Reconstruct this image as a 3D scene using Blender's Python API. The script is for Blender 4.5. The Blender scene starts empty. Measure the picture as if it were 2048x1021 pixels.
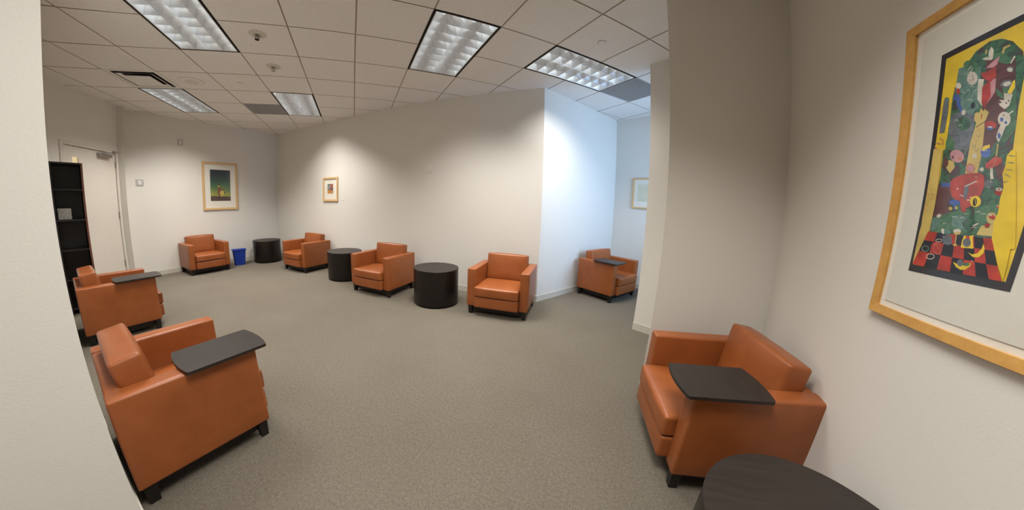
import bpy, bmesh, math, random
from mathutils import Vector, Matrix
random.seed(7)
scene = bpy.context.scene
C = scene.collection
PI = math.pi
H = 2.93            # ceiling height

# ------------------------------------------------------------------ camera (stitched ultra-wide phone panorama)
cd = bpy.data.cameras.new('camera')
cam = bpy.data.objects.new('camera', cd)
C.objects.link(cam)
scene.camera = cam
cd.type = 'PANO'
cd.panorama_type = 'FISHEYE_LENS_POLYNOMIAL'
cd.sensor_fit = 'HORIZONTAL'
cd.sensor_width = 36
cd.fisheye_fov = 6.0
cd.fisheye_polynomial_k0 = 0.0
cd.fisheye_polynomial_k1 = -0.09668728725
cd.fisheye_polynomial_k2 = -0.0005884890984
cd.fisheye_polynomial_k3 = 0.00017811999329
cd.fisheye_polynomial_k4 = -3.5256567934e-06
cd.shift_x = 0.0332068
cd.shift_y = -0.021854
cd.clip_start = 0.02
R_ = Vector((0.9148973, 0.4025939, 0.0296819))
U_ = Vector((-0.0829831, 0.1156034, 0.9898230))
F_ = Vector((-0.3950654, 0.9080495, -0.1391737))
cam.matrix_world = Matrix(((R_.x, U_.x, -F_.x, 0), (R_.y, U_.y, -F_.y, 0), (R_.z, U_.z, -F_.z, 1.3339), (0, 0, 0, 1)))

# ------------------------------------------------------------------ world, exposure
w = bpy.data.worlds.new('world')
scene.world = w
w.use_nodes = True
bg = w.node_tree.nodes['Background']
bg.inputs[0].default_value = (0.35, 0.55, 1.0, 1)
bg.inputs[1].default_value = 1.0
vs = scene.view_settings
vs.view_transform = 'Standard'
vs.look = 'None'
vs.gamma = 1.0
vs.use_curve_mapping = False
vs.exposure = 0.0
try:
    scene.cycles.use_denoising = True
    scene.cycles.max_bounces = 8
    scene.cycles.diffuse_bounces = 5
    scene.cycles.sample_clamp_indirect = 4
except Exception:
    pass

LIGHT_POWER = 40.0
LIGHT_SPREAD = math.radians(118)
LIGHT_COL = (1.0, 0.96, 0.905)
SKY_POWER = 92.0

# ceiling grid: lattice origin, direction and 2 ft module
LO = Vector((-1.6918, 1.4630, 0)); LA = 0.8225; T = 0.6096
LU = Vector((math.cos(LA), math.sin(LA), 0)); LV = Vector((-math.sin(LA), math.cos(LA), 0))
def lat(c, r, z=H): return LO + LU*(c*T) + LV*(r*T) + Vector((0, 0, z))

def area_lamp(name, c0, c1, r0, r1, power, col=LIGHT_COL, z=H-0.004):
    ld = bpy.data.lights.new(name, 'AREA'); ld.shape = 'RECTANGLE'
    ld.size = (c1-c0)*T-0.06; ld.size_y = (r1-r0)*T-0.06
    ld.energy = power; ld.color = col; ld.spread = LIGHT_SPREAD
    o = bpy.data.objects.new(name, ld); C.objects.link(o)
    o.location = lat((c0+c1)/2, (r0+r1)/2, z); o.rotation_euler = (0, 0, LA)
    return o
TROFFERS = [  # cols, rows, label, power factor
    (1, 2, 0, 2, 'louvered ceiling light, nearest of the three along the top, over the room centre', 1.0),
    (3, 5, 0, 1, 'louvered ceiling light in front of the alcove with bright cyan cells', 0.72),
    (-2, -1, 4, 6, 'small-looking louvered ceiling light near the far corner, beside the grey tile', 1.0),
    (-3, -2, 0, 2, 'large louvered ceiling light cut by the top edge at the left', 1.0),
    (-5, -4, 4, 6, 'louvered ceiling light nearest the door, below the slot diffuser', 1.15)]
for i, (c0, c1, r0, r1, lb, pf) in enumerate(TROFFERS):
    area_lamp('troffer_lamp', c0, c1, r0, r1, LIGHT_POWER*pf)
area_lamp('troffer_lamp', 0, 1, -4, -2, LIGHT_POWER*1.15)      # the fixture over the camera's side of the room
# daylight outside the alcove window
D1 = Vector((0.50585, 0.86262, 0)); D2 = Vector((0.86262, -0.50585, 0))
V1 = Vector((-0.772, 3.852, 0)); V2 = Vector((0.229, 5.559, 0)); V3 = Vector((0.49, 3.36, 0))
ALC = 2.3
wc = V2 + D2*(ALC+0.35) - D1*0.85 + Vector((0, 0, 1.65))
ld = bpy.data.lights.new('daylight', 'AREA'); ld.shape = 'RECTANGLE'; ld.size = 1.3; ld.size_y = 1.7
ld.energy = SKY_POWER; ld.color = (0.42, 0.66, 1.0)
o = bpy.data.objects.new('daylight', ld); C.objects.link(o); o.location = wc
o.rotation_euler = (-D2).to_track_quat('-Z', 'Z').to_euler()

# ------------------------------------------------------------------ materials
def new_mat(name):
    m = bpy.data.materials.new(name); m.use_nodes = True
    return m, m.node_tree, m.node_tree.nodes['Principled BSDF']
def N(nt, t, **kw):
    n = nt.nodes.new(t)
    for k, v in kw.items(): setattr(n, k, v)
    return n
def tex_noise(nt, scale, detail=2, rough=0.5, coord='Object', vec=None):
    tc = N(nt, 'ShaderNodeTexCoord'); n = N(nt, 'ShaderNodeTexNoise')
    n.inputs['Scale'].default_value = scale; n.inputs['Detail'].default_value = detail; n.inputs['Roughness'].default_value = rough
    nt.links.new(vec if vec is not None else tc.outputs[coord], n.inputs['Vector'])
    return n
def ramp(nt, fac, stops):
    r = N(nt, 'ShaderNodeValToRGB'); e = r.color_ramp.elements
    while len(e) < len(stops): e.new(0.5)
    for el, (p, c) in zip(e, stops): el.position = p; el.color = (*c, 1)
    nt.links.new(fac, r.inputs[0]); return r
def bump(nt, bs, h, strength, dist=0.002):
    b = N(nt, 'ShaderNodeBump'); b.inputs['Strength'].default_value = strength; b.inputs['Distance'].default_value = dist
    nt.links.new(h, b.inputs['Height']); nt.links.new(b.outputs[0], bs.inputs['Normal'])
def mat_plain(name, col, rough=0.5, metal=0.0, var=0.06, nscale=25, bstr=0.0, spec=0.5, coat=0):
    m, nt, bs = new_mat(name)
    n = tex_noise(nt, nscale, 3)
    r = ramp(nt, n.outputs['Fac'], [(0.3, tuple(c*(1-var) for c in col)), (0.7, tuple(min(1, c*(1+var)) for c in col))])
    nt.links.new(r.outputs[0], bs.inputs['Base Color'])
    bs.inputs['Roughness'].default_value = rough; bs.inputs['Metallic'].default_value = metal
    bs.inputs['Specular IOR Level'].default_value = spec
    if coat: bs.inputs['Coat Weight'].default_value = coat
    if bstr: bump(nt, bs, n.outputs['Fac'], bstr)
    return m
M = {}
M['wall'] = mat_plain('painted_wall', (0.71, 0.685, 0.635), 0.75, var=0.015, nscale=140, bstr=0.15, spec=0.25)
M['door'] = mat_plain('painted_door', (0.66, 0.61, 0.54), 0.5, var=0.02, nscale=20)
M['jamb'] = mat_plain('painted_frame', (0.62, 0.58, 0.52), 0.45, var=0.02, nscale=20)
M['base'] = mat_plain('vinyl_base', (0.58, 0.55, 0.48), 0.5, var=0.03, nscale=30)
M['white'] = mat_plain('white_enamel', (0.72, 0.70, 0.66), 0.4, var=0.02)
M['switch'] = mat_plain('switch_plastic', (0.46, 0.45, 0.44), 0.35, var=0.02)
M['black'] = mat_plain('black_metal', (0.006, 0.0055, 0.0055), 0.7, var=0.2, spec=0.2)
M['steel'] = mat_plain('brushed_steel', (0.42, 0.40, 0.37), 0.35, metal=0.9, var=0.1, nscale=60)
M['brass'] = mat_plain('lever_metal', (0.7, 0.62, 0.5), 0.3, metal=0.8, var=0.05)
M['grey_tile'] = mat_plain('grey_return_grille', (0.42, 0.42, 0.42), 0.7, var=0.08, nscale=300)
M['blue'] = mat_plain('blue_plastic', (0.010, 0.045, 0.36), 0.38, var=0.06, nscale=40)
M['frame_wood'] = None
M['mat_board'] = mat_plain('mat_board', (0.80, 0.77, 0.69), 0.85, var=0.01, nscale=60, spec=0.1)
M['paper'] = mat_plain('print_paper', (0.70, 0.68, 0.61), 0.85, var=0.02, nscale=60, spec=0.1)
M['card'] = mat_plain('label_card', (0.74, 0.73, 0.70), 0.7, var=0.01)
M['shelf'] = mat_plain('black_stained_wood', (0.010, 0.008, 0.008), 0.45, var=0.3, nscale=10)
M['shelf_edge'] = mat_plain('shelf_edge_wood', (0.16, 0.06, 0.035), 0.45, var=0.2, nscale=14)
M['louver'] = mat_plain('louver_aluminium', (0.78, 0.80, 0.82), 0.38, metal=0.35, var=0.02)
M['housing'] = mat_plain('fixture_housing', (0.30, 0.30, 0.30), 0.5, var=0.03)
M['booklet'] = mat_plain('booklet_paper', (0.45, 0.45, 0.42), 0.6, var=0.3, nscale=60)

# leather
m, nt, bs = new_mat('rust_leather'); M['leather'] = m
n1 = tex_noise(nt, 7, 3, 0.55); n2 = tex_noise(nt, 420, 2, 0.6)
r = ramp(nt, n1.outputs['Fac'], [(0.25, (0.238, 0.067, 0.017)), (0.75, (0.305, 0.090, 0.025))])
nt.links.new(r.outputs[0], bs.inputs['Base Color'])
bs.inputs['Roughness'].default_value = 0.33; bs.inputs['Specular IOR Level'].default_value = 0.42
mx = N(nt, 'ShaderNodeMath', operation='MULTIPLY_ADD'); mx.inputs[1].default_value = 5.0
nt.links.new(n1.outputs['Fac'], mx.inputs[0]); nt.links.new(n2.outputs['Fac'], mx.inputs[2])
bump(nt, bs, mx.outputs[0], 0.25, 0.0012)

def wood(name, dark, light, scale=(1, 12, 12), rough=0.4, nsc=3.0):
    m, nt, bs = new_mat(name)
    tc = N(nt, 'ShaderNodeTexCoord'); mp = N(nt, 'ShaderNodeMapping'); mp.inputs['Scale'].default_value = scale
    nt.links.new(tc.outputs['Object'], mp.inputs['Vector'])
    n = tex_noise(nt, nsc, 5, 0.65, vec=mp.outputs[0])
    r = ramp(nt, n.outputs['Fac'], [(0.3, dark), (0.7, light)])
    nt.links.new(r.outputs[0], bs.inputs['Base Color']); bs.inputs['Roughness'].default_value = rough
    bump(nt, bs, n.outputs['Fac'], 0.06); bs.inputs['Specular IOR Level'].default_value = 0.4
    return m
M['espresso'] = wood('espresso_laminate', (0.014, 0.010, 0.008), (0.025, 0.018, 0.015), (2, 30, 30), 0.45)
M['espresso_side'] = wood('espresso_veneer', (0.006, 0.004, 0.0035), (0.011, 0.008, 0.0065), (30, 30, 1.5), 0.36)
M['leg'] = wood('black_wood_leg', (0.008, 0.006, 0.006), (0.014, 0.011, 0.010), (20, 20, 2), 0.4)
M['frame_wood'] = wood('maple_frame', (0.52, 0.27, 0.065), (0.66, 0.37, 0.10), (9, 9, 9), 0.42)
M['frame_pale'] = wood('pale_maple_frame', (0.58, 0.37, 0.16), (0.70, 0.47, 0.22), (9, 9, 9), 0.45)

# carpet
m, nt, bs = new_mat('loop_carpet'); M['carpet'] = m
n1 = tex_noise(nt, 230, 4, 0.75); n2 = tex_noise(nt, 1.3, 3, 0.5); n3 = tex_noise(nt, 60, 3, 0.7)
r = ramp(nt, n1.outputs['Fac'], [(0.30, (0.080, 0.069, 0.054)), (0.52, (0.163, 0.143, 0.115)), (0.74, (0.31, 0.275, 0.225))])
r3 = ramp(nt, n3.outputs['Fac'], [(0.3, (0.80, 0.80, 0.80)), (0.7, (1.14, 1.13, 1.12))])
r2 = ramp(nt, n2.outputs['Fac'], [(0.3, (0.93, 0.92, 0.90)), (0.7, (1.05, 1.05, 1.05))])
mm = N(nt, 'ShaderNodeMix', data_type='RGBA', blend_type='MULTIPLY'); mm.inputs['Factor'].default_value = 1
nt.links.new(r.outputs[0], mm.inputs['A']); nt.links.new(r3.outputs[0], mm.inputs['B'])
m2 = N(nt, 'ShaderNodeMix', data_type='RGBA', blend_type='MULTIPLY'); m2.inputs['Factor'].default_value = 1
nt.links.new(mm.outputs['Result'], m2.inputs['A']); nt.links.new(r2.outputs[0], m2.inputs['B'])
nt.links.new(m2.outputs['Result'], bs.inputs['Base Color'])
bs.inputs['Roughness'].default_value = 0.95; bs.inputs['Specular IOR Level'].default_value = 0.1
bump(nt, bs, n1.outputs['Fac'], 0.8, 0.006)

# ceiling tile
m, nt, bs = new_mat('acoustic_tile'); M['tile'] = m
n1 = tex_noise(nt, 190, 3, 0.8)
r = ramp(nt, n1.outputs['Fac'], [(0.32, (0.64, 0.625, 0.595)), (0.55, (0.84, 0.82, 0.79))])
nt.links.new(r.outputs[0], bs.inputs['Base Color']); bs.inputs['Roughness'].default_value = 0.95
bs.inputs['Specular IOR Level'].default_value = 0.05
bump(nt, bs, n1.outputs['Fac'], 0.5, 0.003)
M['tbar'] = mat_plain('grid_shadow_line', (0.42, 0.37, 0.30), 0.8, var=0.03)  # grid bars toned darker, shade of the tile gaps put into the colour

def emis(name, col, s):
    m = bpy.data.materials.new(name); m.use_nodes = True; nt = m.node_tree; nt.nodes.clear()
    e = N(nt, 'ShaderNodeEmission'); e.inputs[0].default_value = (*col, 1); e.inputs[1].default_value = s
    o = N(nt, 'ShaderNodeOutputMaterial'); nt.links.new(e.outputs[0], o.inputs[0]); return m
M['tube'] = emis('fluorescent_tube', (0.88, 0.97, 1.0), 33.0)
M['hall_glow'] = emis('lit_corridor_glass', (1.0, 0.78, 0.45), 0.75)

# glazing of the pictures: thin sheet, clear with a faint reflection
m = bpy.data.materials.new('picture_glass'); m.use_nodes = True; nt = m.node_tree; nt.nodes.clear(); M['glass'] = m
tr = N(nt, 'ShaderNodeBsdfTransparent'); gl = N(nt, 'ShaderNodeBsdfGlossy'); gl.inputs['Roughness'].default_value = 0.08
fr = N(nt, 'ShaderNodeFresnel'); fr.inputs[0].default_value = 1.35; ms = N(nt, 'ShaderNodeMixShader'); ou = N(nt, 'ShaderNodeOutputMaterial')
nt.nodes.remove(fr); ms.inputs[0].default_value = 0.035
nt.links.new(tr.outputs[0], ms.inputs[1]); nt.links.new(gl.outputs[0], ms.inputs[2]); nt.links.new(ms.outputs[0], ou.inputs[0])

# ------------------------------------------------------------------ mesh helpers
def obj(name, bm, mats, parent=None, loc=None, rz=0, smooth=False):
    me = bpy.data.meshes.new(name); bmesh.ops.recalc_face_normals(bm, faces=bm.faces)
    bm.to_mesh(me); bm.free()
    for mt in (mats if isinstance(mats, (list, tuple)) else [mats]): me.materials.append(mt)
    if smooth:
        for p in me.polygons: p.use_smooth = True
    o = bpy.data.objects.new(name, me); C.objects.link(o)
    if parent is not None: o.parent = parent
    if loc is not None: o.location = loc
    o.rotation_euler = (0, 0, rz)
    return o
def thing(name, label, cat, loc=(0, 0, 0), rz=0, group=None):
    o = bpy.data.objects.new(name, None); C.objects.link(o); o.location = loc; o.rotation_euler = (0, 0, rz)
    o.empty_display_size = 0.1
    return tag(o, label, cat, group)
def tag(o, label, cat, group=None):
    o['label'] = label; o['category'] = cat
    if group: o['group'] = group
    return o
def struct(name, bm, mats, **k):
    o = obj(name, bm, mats, **k); o['kind'] = 'structure'; return o
def box(bm, x0, x1, y0, y1, z0, z1, bev=0, seg=2, mi=0):
    vs_ = [bm.verts.new((x, y, z)) for x in (x0, x1) for y in (y0, y1) for z in (z0, z1)]
    fs = [bm.faces.new([vs_[i] for i in f]) for f in ((0, 1, 3, 2), (4, 6, 7, 5), (0, 4, 5, 1), (2, 3, 7, 6), (0, 2, 6, 4), (1, 5, 7, 3))]
    for f in fs: f.material_index = mi
    if bev:
        es = list({e for f in fs for e in f.edges})
        r = bmesh.ops.bevel(bm, geom=es, offset=bev, segments=seg, profile=0.5, affect='EDGES')
        for f in r['faces']: f.material_index = mi
    return bm
def NB(*a, **k): return box(bmesh.new(), *a, **k)
def soft_box(x0, x1, y0, y1, z0, z1, r=0.02, bulge=(0, 0, 0, 0, 0, 0), n=9, bm=None):
    """rounded box; bulge = (-x,+x,-y,+y,-z,+z) pillow height on each face"""
    bm = bm or bmesh.new()
    lo = (x0, y0, z0); hi = (x1, y1, z1)
    def ticks(a, b):
        t = [a, a+r*0.3, a+r*0.7, a+r]; k = n-1
        t += [a+r+(b-a-2*r)*i/k for i in range(1, k)]
        return t+[b-r, b-r*0.7, b-r*0.3, b]
    tk = [ticks(lo[i], hi[i]) for i in range(3)]
    cache = {}
    def V(p):
        key = tuple(round(c, 6) for c in p)
        if key in cache: return cache[key]
        core = [min(max(p[i], lo[i]+r), hi[i]-r) for i in range(3)]
        d = Vector([p[i]-core[i] for i in range(3)])
        q = Vector(core)+(d.normalized()*r if d.length > 1e-9 else Vector())
        u = [2*(q[i]-lo[i])/(hi[i]-lo[i])-1 for i in range(3)]
        dn = d.normalized() if d.length > 1e-9 else Vector()
        off = Vector((0, 0, 0))
        for ax in range(3):
            a, b = [k for k in range(3) if k != ax]
            wgt = max(0, 1-u[a]**4)*max(0, 1-u[b]**4)
            if dn[ax] < 0: off[ax] -= bulge[2*ax]*wgt*abs(dn[ax])
            if dn[ax] > 0: off[ax] += bulge[2*ax+1]*wgt*abs(dn[ax])
        v = bm.verts.new(q+off); cache[key] = v; return v
    for ax in range(3):
        a, b = [k for k in range(3) if k != ax]
        for s in (lo[ax], hi[ax]):
            for i in range(len(tk[a])-1):
                for j in range(len(tk[b])-1):
                    ps = []
                    for (ii, jj) in ((i, j), (i+1, j), (i+1, j+1), (i, j+1)):
                        p = [0, 0, 0]; p[ax] = s; p[a] = tk[a][ii]; p[b] = tk[b][jj]; ps.append(V(p))
                    try: bm.faces.new(ps)
                    except ValueError: pass
    return bm
def lathe(prof, seg=64, bm=None, mi=0, cx=0, cy=0):
    bm = bm or bmesh.new(); rings = []
    for (r, z) in prof:
        if r < 1e-6: rings.append([bm.verts.new((cx, cy, z))])
        else: rings.append([bm.verts.new((cx+r*math.cos(2*PI*i/seg), cy+r*math.sin(2*PI*i/seg), z)) for i in range(seg)])
    for a, b in zip(rings, rings[1:]):
        for i in range(seg):
            j = (i+1) % seg
            vs_ = [a[i % len(a)], a[j % len(a)], b[j % len(b)], b[i % len(b)]]
            u = []
            for v in vs_:
                if v not in u: u.append(v)
            if len(u) > 2:
                f = bm.faces.new(u); f.material_index = mi
    return bm
def autosmooth(o, ang=35):
    me = o.data
    for p in me.polygons: p.use_smooth = True
    bm = bmesh.new(); bm.from_mesh(me)
    for e in bm.edges:
        if len(e.link_faces) == 2 and e.calc_face_angle(0) > math.radians(ang): e.smooth = False
    bm.to_mesh(me); bm.free(); return o
def prism(pts, z0, z1, bm=None, mi=0):
    bm = bm or bmesh.new()
    a = [bm.verts.new((p[0], p[1], z0)) for p in pts]; b = [bm.verts.new((p[0], p[1], z1)) for p in pts]
    fs = [bm.faces.new(a), bm.faces.new(b)]
    for i in range(len(pts)):
        j = (i+1) % len(pts); fs.append(bm.faces.new((a[i], a[j], b[j], b[i])))
    for f in fs: f.material_index = mi
    return bm

# ------------------------------------------------------------------ the room
def wall(name, p, q, th=0.12, z0=0, z1=H+0.02, ext=(0, 0)):
    """slab whose visible face runs p->q, thickness to the right of that direction"""
    p = Vector((p[0], p[1], 0)); q = Vector((q[0], q[1], 0)); d = (q-p).normalized(); n = Vector((d.y, -d.x, 0))
    L = (q-p).length
    return struct(name, NB(-ext[0], L+ext[1], -th, 0, z0, z1), M['wall'], loc=p, rz=math.atan2(d.y, d.x))
def baseboard(name, p, q, h=0.085, th=0.007):
    p = Vector((p[0], p[1], 0)); q = Vector((q[0], q[1], 0)); d = (q-p).normalized(); n = Vector((-d.y, d.x, 0))
    bm = prism([p+n*0.0005, q+n*0.0005, q+n*th, p+n*th], 0.0, h)
    o = struct(name, bm, M['base']); return o

XL = -7.05; YM = 3.852
bm = bmesh.new(); box(bm, -9, 4.5, -3.5, 8, -0.1, 0.0)
struct('floor', bm, M['carpet'])
DA = Vector((-5.97, 0.0, 0)); DD = Vector((-0.7267, 0.6869, 0))      # door wall runs DA -> DB
DB = DA + DD*1.203                                                     # ~(-6.844, 0.826)
LP = Vector((XL, 0.945, 0))
YL = 0.006; XC = -1.25                                                             # end of the near wall at the left
PO = Vector((1.0865, 1.2231, 0)); PD = Vector((-0.1620, -0.9868, 0)); PN = Vector((-0.9868, 0.1620, 0))  # picture wall
YN = 2.20
RC = PO - PD*((YN-1.2231)/0.9868)                                      # right corner
V4 = Vector((0.452, YN, 0)); VR = V4 + D1*1.02
YB = -2.3
RE = PO + PD*((1.2231-YB)/0.9868)
# walls listed with the room on the LEFT of p->q
wall('wall_right', RE, RC, ext=(0.1, 0.1))
wall('wall_near_right', RC, V4+Vector((0.139, 0, 0)), ext=(0.1, 0))
struct('wall_return', prism([V4, VR, VR+D2*0.14, V4+Vector((0.139, 0, 0))], 0, H+0.02), M['wall'])
VE = V3 + D2*(ALC-0.25)
bm = prism([V3, V3+D1*0.14, VE+D1*0.14, VE], 0, H+0.02); struct('wall_partition', bm, M['wall'])
WE = V2 + D2*ALC                                                       # window wall V2+D2*ALC, running back by D1
A0 = WE - D1*2.3
def window_wall():
    bm = bmesh.new(); d = D1; n = D2
    def seg(s0, s1, z0, z1):
        p = WE - d*s0; q = WE - d*s1; prism([p, q, q+n*0.14, p+n*0.14], z0, z1, bm)
    seg(-0.1, 0.2, 0, H+.02); seg(1.5, 2.4, 0, H+.02); seg(0.2, 1.5, 0, 0.8); seg(0.2, 1.5, 2.5, H+.02)
    return struct('wall_window_side', bm, M['wall'])
window_wall()
m = bpy.data.materials.new('window_glass'); m.use_nodes = True; nt = m.node_tree; nt.nodes.clear()
tr = N(nt, 'ShaderNodeBsdfTransparent'); gl = N(nt, 'ShaderNodeBsdfGlossy'); gl.inputs['Roughness'].default_value = 0.02
fr = N(nt, 'ShaderNodeFresnel'); ms = N(nt, 'ShaderNodeMixShader'); ou = N(nt, 'ShaderNodeOutputMaterial')
nt.links.new(fr.outputs[0], ms.inputs[0]); nt.links.new(tr.outputs[0], ms.inputs[1]); nt.links.new(gl.outputs[0], ms.inputs[2]); nt.links.new(ms.outputs[0], ou.inputs[0])
wa = math.atan2(-D1.y, -D1.x)
wo = struct('window_1', (lambda b: (box(b, 0.2, 1.5, -0.09, -0.05, 0.8, 0.85), box(b, 0.2, 1.5, -0.09, -0.05, 2.45, 2.5), box(b, 0.2, 0.25, -0.09, -0.05, 0.85, 2.45), box(b, 1.45, 1.5, -0.09, -0.05, 0.85, 2.45), b)[-1])(bmesh.new()), M['black'])
wo.location = WE + D2*0.0; wo.rotation_euler = (0, 0, wa)
for ch in [obj('pane', NB(0.25, 1.45, -0.073, -0.069, 0.85, 2.45), m, wo)]: pass
# window local +x runs -D1, local +y runs room-ward or outward; put it inside the wall thickness
if (Matrix.Rotation(wa, 3, 'Z') @ Vector((0, -1, 0))).dot(D2) < 0:
    for o_ in (wo, wo.children[0] if wo.children else wo):
        pass
    wo.location = WE + D2*0.14
wall('wall_alcove_end', WE, V2, ext=(0.1, 0.12))
wall('wall_alcove_side', V2, V1, ext=(0.1, 0))
wall('wall_main', (V1.x, YM), (XL, YM), ext=(0, 0.12))
wall('wall_left', (XL, YM), LP, ext=(0.12, 0.05))
struct('wall_pilaster', prism([LP, DB, Vector((-6.77, 0.905, 0))], 0, H+0.02), M['wall'])
# wall round the door
DW0, DW1 = 0.245, 1.150      # door leaf, metres along the wall from DA
def door_wall():
    bm = bmesh.new(); n = Vector((DD.y, -DD.x, 0))  # outward or inward fixed below
    nn = Vector((-DD.y, DD.x, 0)); out = nn if nn.dot(Vector((-1, -1, 0))) > 0 else -nn
    def seg(a, b, z0, z1): prism([DA+DD*a, DA+DD*b, DA+DD*b+out*0.12, DA+DD*a+out*0.12], z0, z1, bm)
    seg(-0.1, DW0-0.04, 0, H+.02); seg(DW1+0.04, 1.203, 0, H+.02); seg(DW0-0.04, DW1+0.04, 2.19, H+.02)
    struct('wall_door_side', bm, M['wall']); return out
OUT = door_wall()
wall('wall_near_left', (DA.x, YL), (XC, YL), ext=(0.1, -0.12))
wall('wall_near_left_end', (XC, YL), (XC, YB), ext=(0, 0.1))
wall('wall_behind', (XC, YB), (RE.x, YB), ext=(0.1, 0.1))
# baseboards (visible stretches)
baseboard('baseboard_main', (V1.x, YM), (XL, YM))
baseboard('baseboard_left', (XL, YM), (LP.x, LP.y))
baseboard('baseboard_alcove_side', V2, V1)
baseboard('baseboard_alcove_end', WE, V2)
baseboard('baseboard_partition', V3+D2*1.2, V3)
baseboard('baseboard_near_right', RC, V4)
baseboard('baseboard_right', RE, RC)
baseboard('baseboard_near_left', (DA.x, YL), (XC, YL))
baseboard('baseboard_near_left_end', (XC, YL), (XC, YB))

# ceiling: tiles of the grid with shadow-gap lines, openings where fixtures sit
HOLES = set()
for (c0, c1, r0, r1, _, _) in TROFFERS:
    for c in range(c0, c1):
        for r_ in range(r0, r1): HOLES.add((c, r_))
HOLES |= {(0, -4), (0, -3)}
HOLES |= {(-3, 5), (5, 0), (-5, 3)}
bm = bmesh.new(); g = 0.0065
for c in range(-13, 9):
    for r_ in range(-9, 10):
        ctr = lat(c+.5, r_+.5)
        if not (-8.2 < ctr.x < 3.6 and -3.0 < ctr.y < 7.0): continue
        ps = [lat(c, r_), lat(c+1, r_), lat(c+1, r_+1), lat(c, r_+1)]
        if (c, r_) in HOLES: continue
        inn = [p + (ctr-p)*(g/(T/2)) for p in ps]
        vi = [bm.verts.new(p) for p in inn]; vo = [bm.verts.new(p+Vector((0, 0, 0.006))) for p in inn]; vg = [bm.verts.new(p+Vector((0, 0, 0.006))) for p in ps]
        bm.faces.new(vi).material_index = 0
        for k in range(4):
            bm.faces.new((vi[k], vi[(k+1) % 4], vo[(k+1) % 4], vo[k])).material_index = 1
            bm.faces.new((vo[k], vo[(k+1) % 4], vg[(k+1) % 4], vg[k])).material_index = 1
box(bm, -8.6, 4.2, -3.2, 7.6, H+0.22, H+0.25, mi=1)  # unseen slab added above the tiles to shut out sky light
struct('ceiling', bm, [M['tile'], M['tbar']])

# ------------------------------------------------------------------ ceiling fixtures
def troffer(c0, c1, r0, r1, label, lit=True):
    """2x4 ft parabolic louver fixture, 4 by 8 cells"""
    lx, ly = (c1-c0)*T, (r1-r0)*T
    t = thing('ceiling_light', label, 'ceiling light', lat((c0+c1)/2, (r0+r1)/2), LA, 'louvered ceiling lights')
    hx, hy = lx/2, ly/2; gp = 0.020
    # black air slot around the louver
    bm = bmesh.new()
    for (a, b, c_, d) in ((-hx, -hx+gp, -hy, hy), (hx-gp, hx, -hy, hy), (-hx+gp, hx-gp, -hy, -hy+gp), (-hx+gp, hx-gp, hy-gp, hy)):
        box(bm, a, b, c_, d, -0.0005, 0.012)
    obj('air_slot', bm, M['black'], t)
    ix, iy = hx-gp, hy-gp
    bm = bmesh.new(); box(bm, -ix, ix, -iy, iy, 0.125, 0.13)
    for (a, b, c_, d) in ((-hx, -ix+.0, -hy, hy), (ix, hx, -hy, hy), (-ix, ix, -hy, -iy), (-ix, ix, iy, hy)): box(bm, a, b, c_, d, 0.012, 0.13)
    obj('housing', bm, M['housing'], t)
    # white inner trim + parabolic cells
    nx, ny = (4, 8) if ly > lx else (8, 4)
    x0, y0 = -ix+0.006, -iy+0.006; cx, cy = (2*ix-0.012)/nx, (2*iy-0.012)/ny
    D = 0.072
    bm = bmesh.new()
    for (a, b, c_, d) in ((-ix, -ix+.007, -iy, iy), (ix-.007, ix, -iy, iy), (-ix+.007, ix-.007, -iy, -iy+.007), (-ix+.007, ix-.007, iy-.007, iy)):
        box(bm, a, b, c_, d, -0.0015, 0.012)
    obj('trim', bm, M['white'], t)
    bm = bmesh.new(); K = 5
    for i in range(nx):
        for j in range(ny):
            mx_, my_ = x0+cx*(i+.5), y0+cy*(j+.5); rings = []
            for k in range(K+1):
                f = k/K; z = 0.001+D*f; s = 1-0.50*f**1.8
                a, b = (cx/2-0.0008)*s, (cy/2-0.0008)*s
                rings.append([bm.verts.new((mx_+sx*a, my_+sy*b, z)) for sx, sy in ((-1, -1), (1, -1), (1, 1), (-1, 1))])
            for A, B in zip(rings, rings[1:]):
                for q in range(4): bm.faces.new((A[q], A[(q+1) % 4], B[(q+1) % 4], B[q]))
    # thin bright lower edges of the blades
    for i in range(1, nx): box(bm, x0+cx*i-.0011, x0+cx*i+.0011, y0, y0+cy*ny, 0.0, 0.003)
    for j in range(1, ny): box(bm, x0, x0+cx*nx, y0+cy*j-.0011, y0+cy*j+.0011, 0.0, 0.003)
    lv = obj('louver', bm, M['louver'], t)
    for k in (1, 2):
        bm = bmesh.new()
        if ly > lx:
            xx = -ix+2*ix*(k-0.5)/2; seg = 10; L = iy-0.02
            ring = [[bm.verts.new((xx+0.013*math.cos(2*PI*q/seg), yy, 0.100+0.013*math.sin(2*PI*q/seg))) for q in range(seg)] for yy in (-L, L)]
        else:
            yy = -iy+2*iy*(k-0.5)/2; seg = 10; L = ix-0.02
            ring = [[bm.verts.new((xx, yy+0.013*math.cos(2*PI*q/seg), 0.100+0.013*math.sin(2*PI*q/seg))) for q in range(seg)] for xx in (-L, L)]
        for q in range(seg): bm.faces.new((ring[0][q], ring[0][(q+1) % seg], ring[1][(q+1) % seg], ring[1][q]))
        bm.faces.new(ring[0]); bm.faces.new(ring[1])
        obj('tube', bm, M['tube'], t)
    return t
for (c0, c1, r0, r1, lb, pf) in TROFFERS: troffer(c0, c1, r0, r1, lb)

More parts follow.
